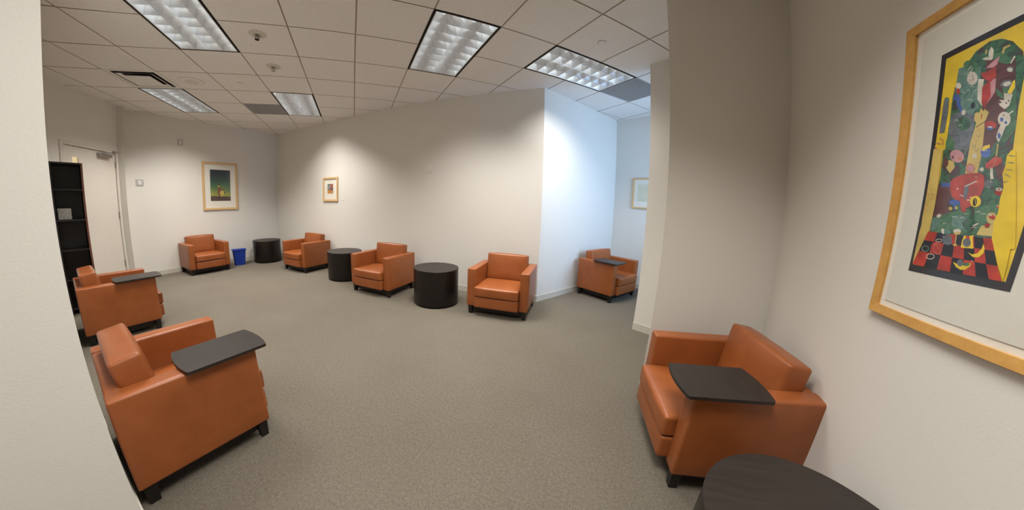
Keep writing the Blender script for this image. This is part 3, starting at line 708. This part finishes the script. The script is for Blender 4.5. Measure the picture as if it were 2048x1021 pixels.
ART = ('b425,896 546,876 642,844 706,680 587,638 497,692;a196,901 291,901 398,869 438,701 363,688 251,729 191,805;7389,861 379,854 356,854 325,860 292,871 262,886 243,901 239,913 251,920 275,920 307,913 340,902 367,887 385,873;7623,838 615,834 594,836 563,845 529,858 498,873 477,887 471,897 480,901 504,898 536,889 569,876 598,861 617,847;b468,697 613,696 654,593 625,543 572,503 512,536;7592,753 676,757 746,581 706,543 661,557 695,605;7540,762 601,729 626,703 570,726;8188,707 292,708 417,681 431,563 386,518 254,560 172,646;3389,646 388,633 373,625 349,622 318,625 287,635 263,648 251,663 253,676 269,684 296,687 326,683 355,673 378,660;7260,575 262,561 254,551 239,546 219,548 198,556 181,568 170,583 170,597 178,607 194,612 214,609 234,601 251,589;a407,706 408,693 400,684 385,681 366,684 346,692 330,705 321,719 320,732 329,741 345,744 364,741 383,732 398,720;3154,559 381,540 379,460 304,419 171,417;b164,408 297,411 360,281 302,256 165,268;6195,411 298,409 297,391 193,392;7160,255 360,281 559,297 758,309 761,237 674,198 413,182 169,197;a160,255 260,256 278,213 169,197;a572,238 567,226 543,218 506,213 461,214 417,221 385,232 370,244 377,257 404,265 445,269 490,267 530,260 559,250;7728,293 731,281 715,268 682,256 638,249 590,246 549,250 525,260 522,273 543,287 581,298 627,305 672,307 708,302;3615,235 614,225 603,217 583,212 557,211 530,215 509,223 497,233 498,244 511,252 533,257 559,257 584,253 604,245;9665,228 755,237 776,190 645,193;9767,259 768,249 762,242 749,237 732,237 714,241 699,249 690,258 689,268 696,276 710,280 727,280 744,276 759,268;3517,528 724,508 746,416 758,338 660,311 576,410;b737,437 740,423 736,413 726,407 711,408 694,415 679,427 669,442 666,456 671,467 682,472 697,471 713,464 727,452;5395,822 444,811 443,766 464,702 415,738 400,788;4497,800 536,797 547,743 494,700 502,751;2438,781 494,796 521,734 487,689 456,717;2408,842 449,837 518,842 535,806 500,790 434,818;4443,853 474,865 533,880 525,850 501,844;5451,881 443,916 457,932 480,914 483,877;5398,899 438,898 460,885 436,884;9431,917 430,913 427,911 423,910 420,912 417,915 416,919 416,923 418,927 421,929 425,930 428,928 431,925 432,921;9542,888 547,908 588,907 593,901 560,897 557,881;2233,802 233,798 230,796 225,795 219,796 213,798 208,802 206,807 206,811 208,813 213,814 219,813 225,810 230,806;6190,795 224,789 271,757 184,771;5388,822 383,812 371,806 352,806 330,811 310,821 296,834 291,847 296,858 309,864 329,864 350,858 369,848 382,835;4313,832 348,823 366,830 362,832 345,826 313,835;0339,848 349,827 353,826 343,847;5294,875 317,887 326,875 305,865 312,862 334,873 314,891 288,879;5249,820 248,815 241,812 230,811 217,814 204,818 194,825 189,831 190,836 197,840 208,840 222,838 234,833 244,827;2242,799 242,794 239,790 232,789 223,790 215,794 208,799 204,805 204,811 208,814 215,815 224,814 232,810 239,805;6203,788 238,784 263,742 309,706 282,704 229,742;5329,696 325,692 318,690 309,691 300,693 292,697 288,702 287,707 291,711 298,713 307,713 316,710 324,706 328,701;0404,713 402,708 396,705 389,7'
    '04 380,706 372,711 367,716 366,723 368,728 374,731 382,732 390,730 398,725 403,719;5267,786 283,790 298,779 301,780 283,792 263,789;5308,789 324,793 339,782 342,783 324,795 305,791;5336,799 351,803 366,792 369,793 351,805 333,801;5384,776 398,780 412,769 415,770 398,782 381,778;5334,746 349,750 364,739 367,740 349,752 330,748;5237,674 254,679 270,668 274,669 254,681 233,676;5281,648 298,653 314,642 317,643 298,655 277,650;885,775 91,794 116,795 141,785 148,718 138,637 81,639;a137,781 136,778 132,775 125,774 117,776 109,779 103,783 100,787 100,791 104,794 111,794 119,793 127,790 133,786;9442,639 458,698 491,679 521,610 539,506 536,435 424,441 420,564;9419,656 416,683 445,684 477,660 491,689 532,671 517,641 453,635;0450,622 476,628 507,634 503,637 472,631 445,625;2473,673 475,654 483,652 481,671;c454,618 467,607 487,607 485,618 480,619 483,609 468,609 457,618;8464,593 477,582 496,582 494,594 490,594 493,584 478,584 467,593;c451,575 464,565 484,565 482,576 478,577 480,566 465,566 454,576;8440,552 453,542 474,542 471,553 467,554 470,544 454,543 443,553;c462,512 475,501 495,502 493,513 489,514 491,503 476,503 465,512;8467,535 480,525 500,525 498,536 494,537 496,527 481,526 471,536;5500,506 500,501 497,498 490,496 482,497 473,500 466,504 463,509 462,514 466,517 473,518 481,518 489,515 496,511;c509,456 508,447 499,440 483,437 463,439 443,444 427,452 419,461 419,470 429,477 446,480 466,478 485,473 500,465;4494,458 493,452 488,448 478,446 466,447 453,450 443,455 438,461 438,467 444,471 455,472 467,472 479,468 489,463;5616,728 645,721 679,712 671,673 645,664 601,686 595,694 618,693 592,706 628,701;5703,617 700,606 689,600 672,598 651,603 631,612 616,624 609,638 613,649 625,655 643,656 664,651 683,642 697,629;5640,608 679,599 665,566 652,543 625,566 630,592;5684,639 709,648 702,653 676,644;6652,626 652,623 650,621 646,620 640,620 635,623 630,626 627,630 627,633 629,636 634,637 639,636 645,634 650,630;6683,611 683,609 681,607 678,606 674,607 669,608 666,611 663,614 663,617 665,618 668,619 673,619 677,617 681,614;0651,642 651,641 650,640 648,639 646,640 644,641 642,642 641,643 641,645 642,646 643,646 646,646 648,645 650,643;0665,692 665,690 664,689 662,689 660,689 658,690 656,692 655,693 655,694 656,695 658,696 660,695 662,694 664,693;0653,685 653,684 652,683 650,682 648,683 646,684 644,685 643,687 643,688 644,689 645,689 648,689 650,688 652,687;6659,566 659,561 658,558 654,556 649,557 643,559 638,564 635,569 634,574 636,578 639,579 645,579 650,576 655,572;8650,805 650,800 645,797 636,797 625,800 614,804 605,810 600,816 601,821 607,823 616,823 627,821 638,816 646,811;5643,805 643,801 639,800 632,800 624,802 616,805 609,809 606,813 606,816 611,818 618,818 626,816 634,813 640,809;8662,759 664,752 658,747 645,744 627,744 608,748 592,753 582,760 580,767 587,772 601,775 619,775 638,771 653,765;5651,758 651,755 647,752 638,750 627,750 615,752 605,756 600,759 599,763 604,766 613,768 624,767 636,766 645,762;5626,830 644,851 634,856 616,835;1641,724 662,762 673,764 68'
    '4,735 669,715;2612,610 609,604 597,601 579,602 557,606 537,612 522,620 516,627 519,633 532,635 551,635 573,631 592,624 606,617;6590,602 588,600 582,598 572,599 561,601 551,604 543,608 540,611 542,614 548,615 558,615 569,613 580,610 587,606;5580,608 579,607 575,607 569,607 561,608 555,609 550,611 547,612 549,613 553,614 559,613 567,613 573,611 578,610;6611,510 608,500 598,494 582,492 563,495 545,502 531,513 526,524 529,534 540,540 557,542 576,539 593,531 605,521;1528,524 543,540 590,542 596,530 563,524;5542,520 584,518 583,520 541,523;9645,539 649,515 652,492 664,490 661,512 657,537;2588,467 648,491 700,483 710,467 681,453 624,446 594,452;c657,482 657,465 641,452 646,450 662,463 663,481;a592,448 592,443 587,439 579,437 567,438 556,441 547,445 542,451 542,456 547,460 557,462 568,461 579,458 588,453;5581,450 580,447 577,444 572,443 565,444 558,446 552,448 549,452 550,455 553,457 559,458 566,457 572,456 578,453;4389,502 377,494 353,490 321,493 287,501 259,512 243,526 242,538 256,546 283,549 315,546 347,538 373,526 388,513;b290,517 289,514 287,512 282,511 277,512 271,513 267,516 265,519 265,521 267,523 272,524 277,524 283,522 287,519;c382,498 378,497 368,497 356,499 342,502 331,506 323,510 322,513 326,515 336,515 348,513 362,509 373,505 380,502;9238,509 290,500 314,473 275,449 219,479;b238,499 239,489 235,482 225,479 212,480 199,485 187,493 180,503 179,512 184,519 195,522 207,521 221,516 232,508;c150,601 146,601 138,602 126,605 113,609 102,613 94,616 93,618 97,618 105,616 117,613 130,609 141,605 148,602;c125,588 122,587 113,587 101,589 87,591 74,594 65,596 62,598 66,599 75,598 87,597 101,594 114,592 122,589;c89,565 85,565 77,568 66,572 56,578 47,582 42,586 42,588 47,587 55,584 66,580 76,575 84,570 89,566;c157,579 153,580 146,583 139,588 132,593 127,598 125,602 126,603 130,602 137,599 144,594 151,589 155,584 158,580;c125,551 121,551 112,552 100,554 86,556 73,559 65,562 62,564 66,564 75,563 88,561 102,559 114,556 122,553;c155,513 151,513 142,515 131,518 119,523 109,527 103,530 101,532 106,532 115,530 126,526 138,522 148,518 154,514;c150,475 147,475 138,475 125,476 111,478 99,480 90,482 87,484 90,485 99,484 112,483 126,481 138,479 147,477;2297,411 324,427 390,436 467,439 564,436 597,422 619,382 606,345 548,335 538,304 500,297 438,314 342,348 308,378;2438,314 505,313 508,281 473,281;8447,389 481,398 493,364 490,335 469,333 451,361;5451,384 499,392 552,403 546,407 492,397 445,388;5418,353 458,344 460,347 420,356;c548,419 547,418 545,417 541,416 536,416 531,417 527,419 525,421 525,422 528,424 532,424 537,424 542,423 546,421;c564,402 564,399 561,398 557,397 552,397 547,398 543,400 541,403 541,405 543,407 547,408 552,407 557,406 561,404;5392,379 392,378 390,377 387,376 383,376 380,377 377,378 375,380 375,381 377,382 380,383 384,383 388,382 391,381;5539,339 539,338 537,336 534,336 529,336 525,337 521,338 519,340 520,341 522,343 525,343 530,343 534,342 538,341;5523,330 522,329 519,328 513,327 507,327 502,328 497,329 495,331 496,332 499,333 504,333 510,333 516,3'
    '33 521,331;6441,320 437,316 423,312 400,311 374,312 348,315 330,319 322,325 326,329 342,333 365,334 392,333 416,330 434,325;6376,314 389,290 410,289 397,314;9374,297 373,294 369,291 362,290 353,290 345,291 338,294 334,297 334,301 339,303 346,305 355,304 363,303 370,300;9426,300 426,296 423,294 418,292 411,293 405,294 399,297 396,300 396,303 399,306 404,307 411,307 418,305 423,303;1617,329 623,319 620,310 608,304 590,301 568,302 547,308 532,317 525,327 529,337 542,343 561,346 583,344 603,338;0589,320 589,313 586,308 579,305 571,306 563,309 556,315 553,323 552,329 556,335 562,337 570,337 579,333 585,327;1562,335 582,311 585,312 566,335;3528,300 562,251 570,189 612,187 603,250 569,301;7562,277 564,271 564,266 561,263 557,263 552,266 546,271 542,277 540,283 540,288 543,291 547,291 553,288 558,283;7730,334 727,332 719,330 706,329 690,329 675,331 664,333 659,336 661,338 670,340 684,341 700,340 715,339 725,337;5635,450 644,425 658,406 679,406 666,424 656,448;8690,388 689,382 682,377 668,374 651,375 635,379 621,385 614,392 615,399 623,404 637,406 654,405 670,401 683,395;5667,397 667,396 666,395 664,395 662,395 660,395 658,396 657,397 657,398 658,399 660,399 662,399 664,399 666,398;5659,377 659,376 658,375 656,375 654,375 651,376 650,376 649,377 649,378 650,379 652,379 654,379 656,379 658,378;a597,447 597,442 591,438 581,436 569,437 557,440 548,445 543,450 543,455 549,459 559,461 571,460 583,457 592,452;5587,447 587,444 583,442 577,441 570,441 562,443 556,446 553,449 553,453 557,455 563,456 571,456 578,454 584,451;2769,350 767,346 761,343 750,342 737,343 725,346 716,350 712,355 713,359 720,362 731,363 744,362 756,359 765,354;5761,364 760,361 755,359 746,358 736,359 726,360 718,363 714,366 715,369 721,371 730,371 740,371 750,369 757,367;2746,365 746,364 744,362 741,362 738,362 734,363 731,364 730,366 730,367 732,368 735,368 738,368 742,368 744,366;2765,257 761,255 753,254 742,254 730,257 720,260 713,264 711,268 714,270 723,271 734,270 746,268 756,264 763,260;5734,267 733,266 728,266 722,267 716,268 710,270 707,272 706,273 707,274 712,274 718,273 724,272 730,271 733,269;2733,235 736,231 735,228 730,225 723,223 715,222 707,224 700,226 698,230 699,234 703,237 711,239 719,239 727,238;2785,300 784,298 781,296 774,295 767,295 759,296 754,298 751,300 751,302 755,304 762,305 769,305 777,304 782,302;5763,304 763,303 762,302 760,302 758,302 755,302 753,303 752,304 752,305 754,305 756,306 758,306 760,305 762,305;5266,271 270,267 268,263 262,260 252,257 241,256 230,257 223,260 219,263 221,267 227,271 237,273 248,274 259,273;5647,238 647,236 642,233 633,231 623,228 613,226 605,226 601,226 601,228 607,231 615,233 626,236 636,238 643,238;7391,248 393,242 392,237 388,234 382,234 375,237 368,242 364,248 361,255 363,260 367,263 373,263 380,260 386,255;5600,280 621,283 638,279 639,281 621,285 598,282;5650,272 671,275 686,272 687,273 670,277 648,274;5468,256 493,259 511,256 512,257 492,261 466,258;5504,272 528,275 546,272 547,273 527,277 502,274;5307,230 335,233 356,230 358,2'
    '31 334,235 304,232;5391,260 418,263 437,259 438,261 417,265 389,262;5600,218 622,222 638,218 639,220 621,224 598,220;1785,502 758,505 736,486 743,451 735,423 766,373 762,330 773,280 760,240 781,186 822,144 957,151;8800,455 798,455 791,455 782,456 770,458 760,459 753,461 750,462 753,463 759,462 769,461 781,460 791,458 797,456;8800,430 798,429 791,430 781,431 770,432 760,434 752,435 750,436 752,437 759,436 769,435 780,434 790,432 797,431;8791,392 789,391 783,390 774,389 764,388 754,388 747,388 744,388 745,389 752,390 761,391 771,392 781,392 788,392;8795,480 793,479 786,480 777,481 766,482 755,484 748,486 745,487 748,487 755,487 765,486 776,484 786,482 792,481;8797,406 794,406 787,408 777,411 765,415 755,418 749,421 746,422 749,422 757,420 767,417 778,414 788,410 794,408;95,572 150,560 165,417 176,317 169,197 79,121 2,254 12,360;c107,380 103,381 95,383 85,386 73,390 64,394 58,397 56,398 60,398 68,396 79,392 90,388 100,384 106,382;c87,361 83,361 74,362 62,365 48,367 36,370 28,373 26,374 30,374 39,373 51,370 65,368 77,365 84,363;c139,349 138,348 132,346 123,344 113,341 102,340 95,339 91,339 92,340 98,342 107,344 117,347 128,348 135,349;c88,314 85,314 76,314 63,315 49,317 36,319 27,321 24,322 28,322 37,322 50,320 64,319 77,317 86,315;c160,358 157,358 149,358 136,359 123,360 110,362 102,363 99,364 102,365 111,365 123,364 137,362 149,361 157,359;c80,429 76,429 68,430 55,432 41,435 29,438 21,440 18,441 22,441 31,440 44,438 57,435 69,433 77,430;c88,293 85,292 76,292 63,293 49,294 35,295 26,297 23,298 26,298 36,298 49,298 63,296 76,295 85,294;2159,194 270,192 251,150 123,153;0123,153 251,150 229,98 79,101;279,101 229,98 202,33 24,35;0270,192 373,190 369,148 251,150;2251,150 369,148 364,95 229,98;0229,98 364,95 360,31 202,33;2373,190 469,188 476,145 369,148;0369,148 476,145 487,93 364,95;2364,95 487,93 502,29 360,31;0469,188 557,186 575,143 476,145;2476,145 575,143 599,91 487,93;0487,93 599,91 629,27 502,29;2557,186 638,185 666,141 575,143;0575,143 666,141 700,88 599,91;2599,91 700,88 742,25 629,27;0638,185 714,183 749,139 666,141;2666,141 749,139 792,86 700,88;0700,88 792,86 845,23 742,25;2714,183 784,181 826,137 749,139;0749,139 826,137 876,84 792,86;2792,86 876,84 936,21 845,23;9-2,191 62,248 152,248 159,194 23,37 17,93;1780,183 864,98 944,22 938,89 907,234 897,254 763,253;2357,118 347,107 326,99 298,97 270,100 246,108 233,119 232,132 244,143 266,150 294,153 321,149 344,141 356,130;c268,140 306,131 330,117 335,119 310,133 271,142;a216,117 215,110 206,104 189,100 168,99 148,101 131,106 122,112 123,119 133,125 150,128 171,129 192,127 208,123;0204,117 203,112 196,108 183,105 168,104 152,106 140,109 134,113 134,118 142,122 155,125 171,126 186,124 198,121;5295,86 294,82 289,79 279,76 266,74 250,73 235,73 222,75 212,77 208,80 208,84 214,87 224,90 238,92 254,93 269,92 282,91 290,88 295,85 301,86 295,90 284,93 269,95 253,96 236,95 220,92 208,89 201,84 201,80 207,75 219,72 234,70 251,70 268,71 283,73 294,77 301,81 301,85;5340,159 339,158 335,156 326,154 316,153 30'
    '4,153 292,153 282,154 276,155 273,157 274,158 279,160 287,161 298,162 310,163 322,163 331,162 337,160 340,159 344,160 341,162 332,164 322,165 309,165 297,164 285,163 275,162 269,159 268,156 272,154 281,152 292,151 305,151 317,151 329,152 338,154 344,156 345,159;4349,123 352,115 349,108 341,102 330,99 316,98 301,100 287,105 275,111 268,119 265,127 269,135 277,140 289,143 303,144 317,142 331,137 342,131 349,123 352,123 345,131 333,138 319,143 303,145 287,145 274,141 265,135 262,127 264,119 272,111 284,104 300,99 316,97 331,98 344,101 352,107 355,115 352,123;8333,180 427,183 454,149 412,141 361,145;5346,202 351,197 352,192 349,188 342,187 332,188 322,192 313,197 308,202 307,207 311,210 318,211 328,210 338,207;a419,197 419,192 410,187 396,184 378,184 361,186 348,190 340,195 341,201 350,205 365,208 383,209 400,207 413,203;9516,200 515,195 507,191 493,188 476,188 460,189 447,193 440,198 441,203 450,207 464,210 481,210 498,208 510,204;5512,205 510,202 501,199 486,198 469,197 453,198 441,200 435,203 437,207 447,209 462,211 479,212 495,211 506,208;9470,191 475,170 481,147 491,147 485,170 480,190;9507,146 506,144 501,142 494,141 485,140 476,141 470,142 467,144 467,147 472,149 480,150 489,150 497,150 504,148;1549,187 571,185 567,169 612,173 596,186 634,191 631,180 660,138 547,137 542,163;8626,160 627,152 621,146 608,142 592,141 576,144 562,149 553,157 553,165 560,172 573,176 589,176 605,173 619,167;1620,122 661,115 704,122 727,141 730,160 750,143 750,124 721,107 675,105;1508,75 561,68 622,69 672,82 674,68 641,52 599,48 550,56;7665,75 664,72 657,69 647,67 634,66 621,67 611,68 606,71 608,74 614,77 626,79 639,80 651,80 660,78;8607,77 607,71 603,65 593,62 581,61 568,63 557,67 550,73 549,79 554,85 564,88 577,89 590,87 600,83;c687,89 687,88 685,87 681,86 676,86 671,86 667,87 665,88 666,89 668,91 672,91 677,92 682,91 685,91')
def art_big(t, x0, z0, x1, z1):
    """flat print: a yellow room with an arch, a flower-filled garden and a chequered floor; shapes in thousandths of the print"""
    w_, h_ = x1-x0, z1-z0; bm = bmesh.new(); L = [0]
    def pl(pts, mi):
        L[0] += 1
        flat(bm, [(x0+min(max(u, .047), .953)*w_, z0+min(max(v, .032), .972)*h_) for u, v in pts], -0.0112-0.000012*L[0], mi)
    flat(bm, [(x0, z0), (x1, z0), (x1, z1), (x0, z1)], -0.0111, 0)
    pl([(.045, .03), (.955, .02), (.955, .975), (.055, .972)], 1)
    pl([(.165, .19), (.165, .42), (.178, .66), (.172, .78), (.19, .84), (.245, .891), (.334, .942), (.436, .957), (.522, .945), (.60, .915), (.68, .86), (.72, .78), (.73, .66), (.76, .5), (.80, .18)], 3)
    for sh in ART.split(';'):
        p = [tuple(int(q)/1000 for q in xy.split(',')) for xy in sh[1:].split(' ')]
        pl(p, int(sh[0], 16))
    obj('print', bm, BIGM, t)

m, nt, bs = new_mat('green_dusk_paint'); dusk = m
tc = N(nt, 'ShaderNodeTexCoord'); sp_ = N(nt, 'ShaderNodeSeparateXYZ'); nt.links.new(tc.outputs['Object'], sp_.inputs[0])
n = tex_noise(nt, 9, 4, 0.6); ad = N(nt, 'ShaderNodeMath', operation='MULTIPLY_ADD'); ad.inputs[1].default_value = 0.18; nt.links.new(n.outputs['Fac'], ad.inputs[0]); nt.links.new(sp_.outputs['Z'], ad.inputs[2])
mr = N(nt, 'ShaderNodeMapRange'); mr.inputs['From Min'].default_value = 0.30; mr.inputs['From Max'].default_value = 0.95; nt.links.new(ad.outputs[0], mr.inputs['Value'])
r = ramp(nt, mr.outputs['Result'], [(0.05, (0.50, 0.42, 0.05)), (0.22, (0.22, 0.28, 0.05)), (0.42, (0.04, 0.13, 0.05)), (0.65, (0.012, 0.05, 0.04)), (0.9, (0.010, 0.018, 0.035))])
nt.links.new(r.outputs[0], bs.inputs['Base Color']); bs.inputs['Roughness'].default_value = 0.7
def art_green(t, x0, z0, x1, z1):
    w_, h_ = x1-x0, z1-z0; bm = bmesh.new(); L = [0]
    def pl(pts, mi):
        L[0] += 1; flat(bm, [(x0+u*w_, z0+v*h_) for u, v in pts], -0.0112-0.00005*L[0], mi)
    pl([(0, 0), (1, 0), (1, 1), (0, 1)], 0)
    pl([(0, 0), (1, 0), (1, .14), (0, .155)], 1)
    pl([(.40, .15), (.52, .15), (.50, .25), (.55, .33), (.66, .37), (.64, .40), (.52, .38), (.47, .42), (.46, .48), (.40, .50), (.36, .46), (.38, .40), (.34, .30)], 2)
    pl(ell(.41, .48, .05, .035), 3); pl(ell(.42, .515, .07, .015), 4)
    for u in (.16, .24, .31, .62, .70, .80, .87, .95): pl([(u, .15), (u+.008, .15), (u+.006, .36), (u, .36)], 4)
    pl(ell(.72, .26, .035, .022), 4); pl(ell(.56, .24, .10, .10, 20, 0, .1), 3)
    obj('print', bm, [dusk, paint('earth_brown_paint', (0.075, 0.045, 0.035)), paint('figure_red_paint', (0.22, 0.07, 0.035)), paint('straw_paint', (0.50, 0.42, 0.08)), ink], t)
def art_small(t, x0, z0, x1, z1):
    w_, h_ = x1-x0, z1-z0; bm = bmesh.new(); L = [0]
    def pl(pts, mi):
        L[0] += 1; flat(bm, [(x0+u*w_, z0+v*h_) for u, v in pts], -0.0112-0.00005*L[0], mi)
    pl([(0, 0), (1, 0), (1, 1), (0, 1)], 0)
    pl([(0, 0), (1, 0), (1, .28), (.5, .40), (0, .36)], 1); pl([(0, .4), (.3, .35), (.35, .9), (.1, 1), (0, 1)], 2)
    pl([(.55, .6), (1, .55), (1, 1), (.6, .95)], 3); pl(ell(.5, .6, .24, .2, 18, .3, .1), 4); pl(ell(.42, .78, .10, .06), 5); pl(ell(.22, .6, .09, .07), 5); pl(ell(.55, .3, .12, .12), 3)
    obj('print', bm, [paint('slate_paint', (0.12, 0.09, 0.09)), paint('ochre_paint', (0.50, 0.24, 0.06)), paint('sage_paint', (0.15, 0.20, 0.16)), paint('brick_paint', (0.40, 0.10, 0.06)), paint('plum_paint', (0.22, 0.12, 0.15)), creamp], t)
def art_pale(t, x0, z0, x1, z1):
    bm = bmesh.new(); flat(bm, [(x0, z0), (x1, z0), (x1, z1), (x0, z1)], -0.0112, 0)
    obj('print', bm, [blotch('pale_green_wash', [(0.3, (0.52, 0.53, 0.38)), (0.55, (0.68, 0.67, 0.52)), (0.75, (0.60, 0.56, 0.44))], 14)], t)
GP = 'framed artworks on the walls'
# far left wall (normal +x): local x -> +y? seen from the room, right is +y at the left wall
framed('a', 'maple-framed print with a dark green sky on the far left wall', 0.715, 0.985, 0.04, 0.03, M['frame_pale'], (0.155, 0.185, 0.565, 0.83), art_green, (XL, 2.19, 1.178), PI/2, GP)
framed('b', 'smallest maple-framed picture, on the main wall above the armchairs', 0.465, 0.475, 0.035, 0.025, M['frame_pale'], (0.142, 0.155, 0.318, 0.342), art_small, (-5.142, YM, 1.335), 0, GP)
sA = 0.355
pl_ = V2 + D2*sA
framed('c', 'pale framed picture at the back of the alcove, half hidden by the partition', 0.44, 0.515, 0.025, 0.025, M['frame_pale'], (0.10, 0.125, 0.34, 0.41), art_pale, (pl_.x, pl_.y, 1.371), math.atan2(D2.y, D2.x), GP)
SW = 0.520
framed('d', 'large maple-framed print with a yellow arch and red checkered floor, right wall', SW, 0.992, 0.032, 0.020, M['frame_wood'], (0.123, 0.172, 0.397, 0.845), art_big, (PO.x, PO.y, 1.034), math.atan2(PD.y, PD.x), GP, lip=0.022)

# label cards and wall plates
def on_wall(name, label, cat, w_, h_, d_, mt, loc, rz, group=None, bev=0.002):
    o = obj(name, NB(0, w_, -d_, -0.0006, 0, h_, bev), mt, loc=loc, rz=rz); return tag(o, label, cat, group)
on_wall('label_card', 'small white label card right of the smallest framed picture', 'label card', 0.09, 0.045, 0.003, M['card'], (-4.575, YM, 1.352), 0)
on_wall('label_card', 'small white label card right of the green framed print', 'label card', 0.09, 0.045, 0.003, M['card'], (XL, 3.01, 1.24), PI/2)
def plate(name, label, cat, w_, h_, loc, rz, inner, mt='switch'):
    t = thing(name, label, cat, loc, rz)
    obj('plate', NB(0, w_, -0.007, -0.0006, 0, h_, 0.002), M[mt], t)
    a, b = w_*.28, h_*.2
    obj(inner, NB(a, w_-a, -0.011, -0.0068, b, h_-b, 0.0015), M['white'], t); return t
plate('light_switch', 'grey square light switch plate between the door and the green print', 'light switch', 0.115, 0.115, (XL, 1.085, 1.645), PI/2, 'rocker')
plate('wall_sensor', 'small pale box high on the left wall above the green print', 'wall sensor', 0.095, 0.12, (XL, 1.762, 2.43), PI/2, 'cover')
plate('wall_plate', 'blank white plate high on the main wall, right of the smallest picture', 'wall plate', 0.13, 0.125, (-2.60, YM, 1.79), 0, 'insert', 'white')
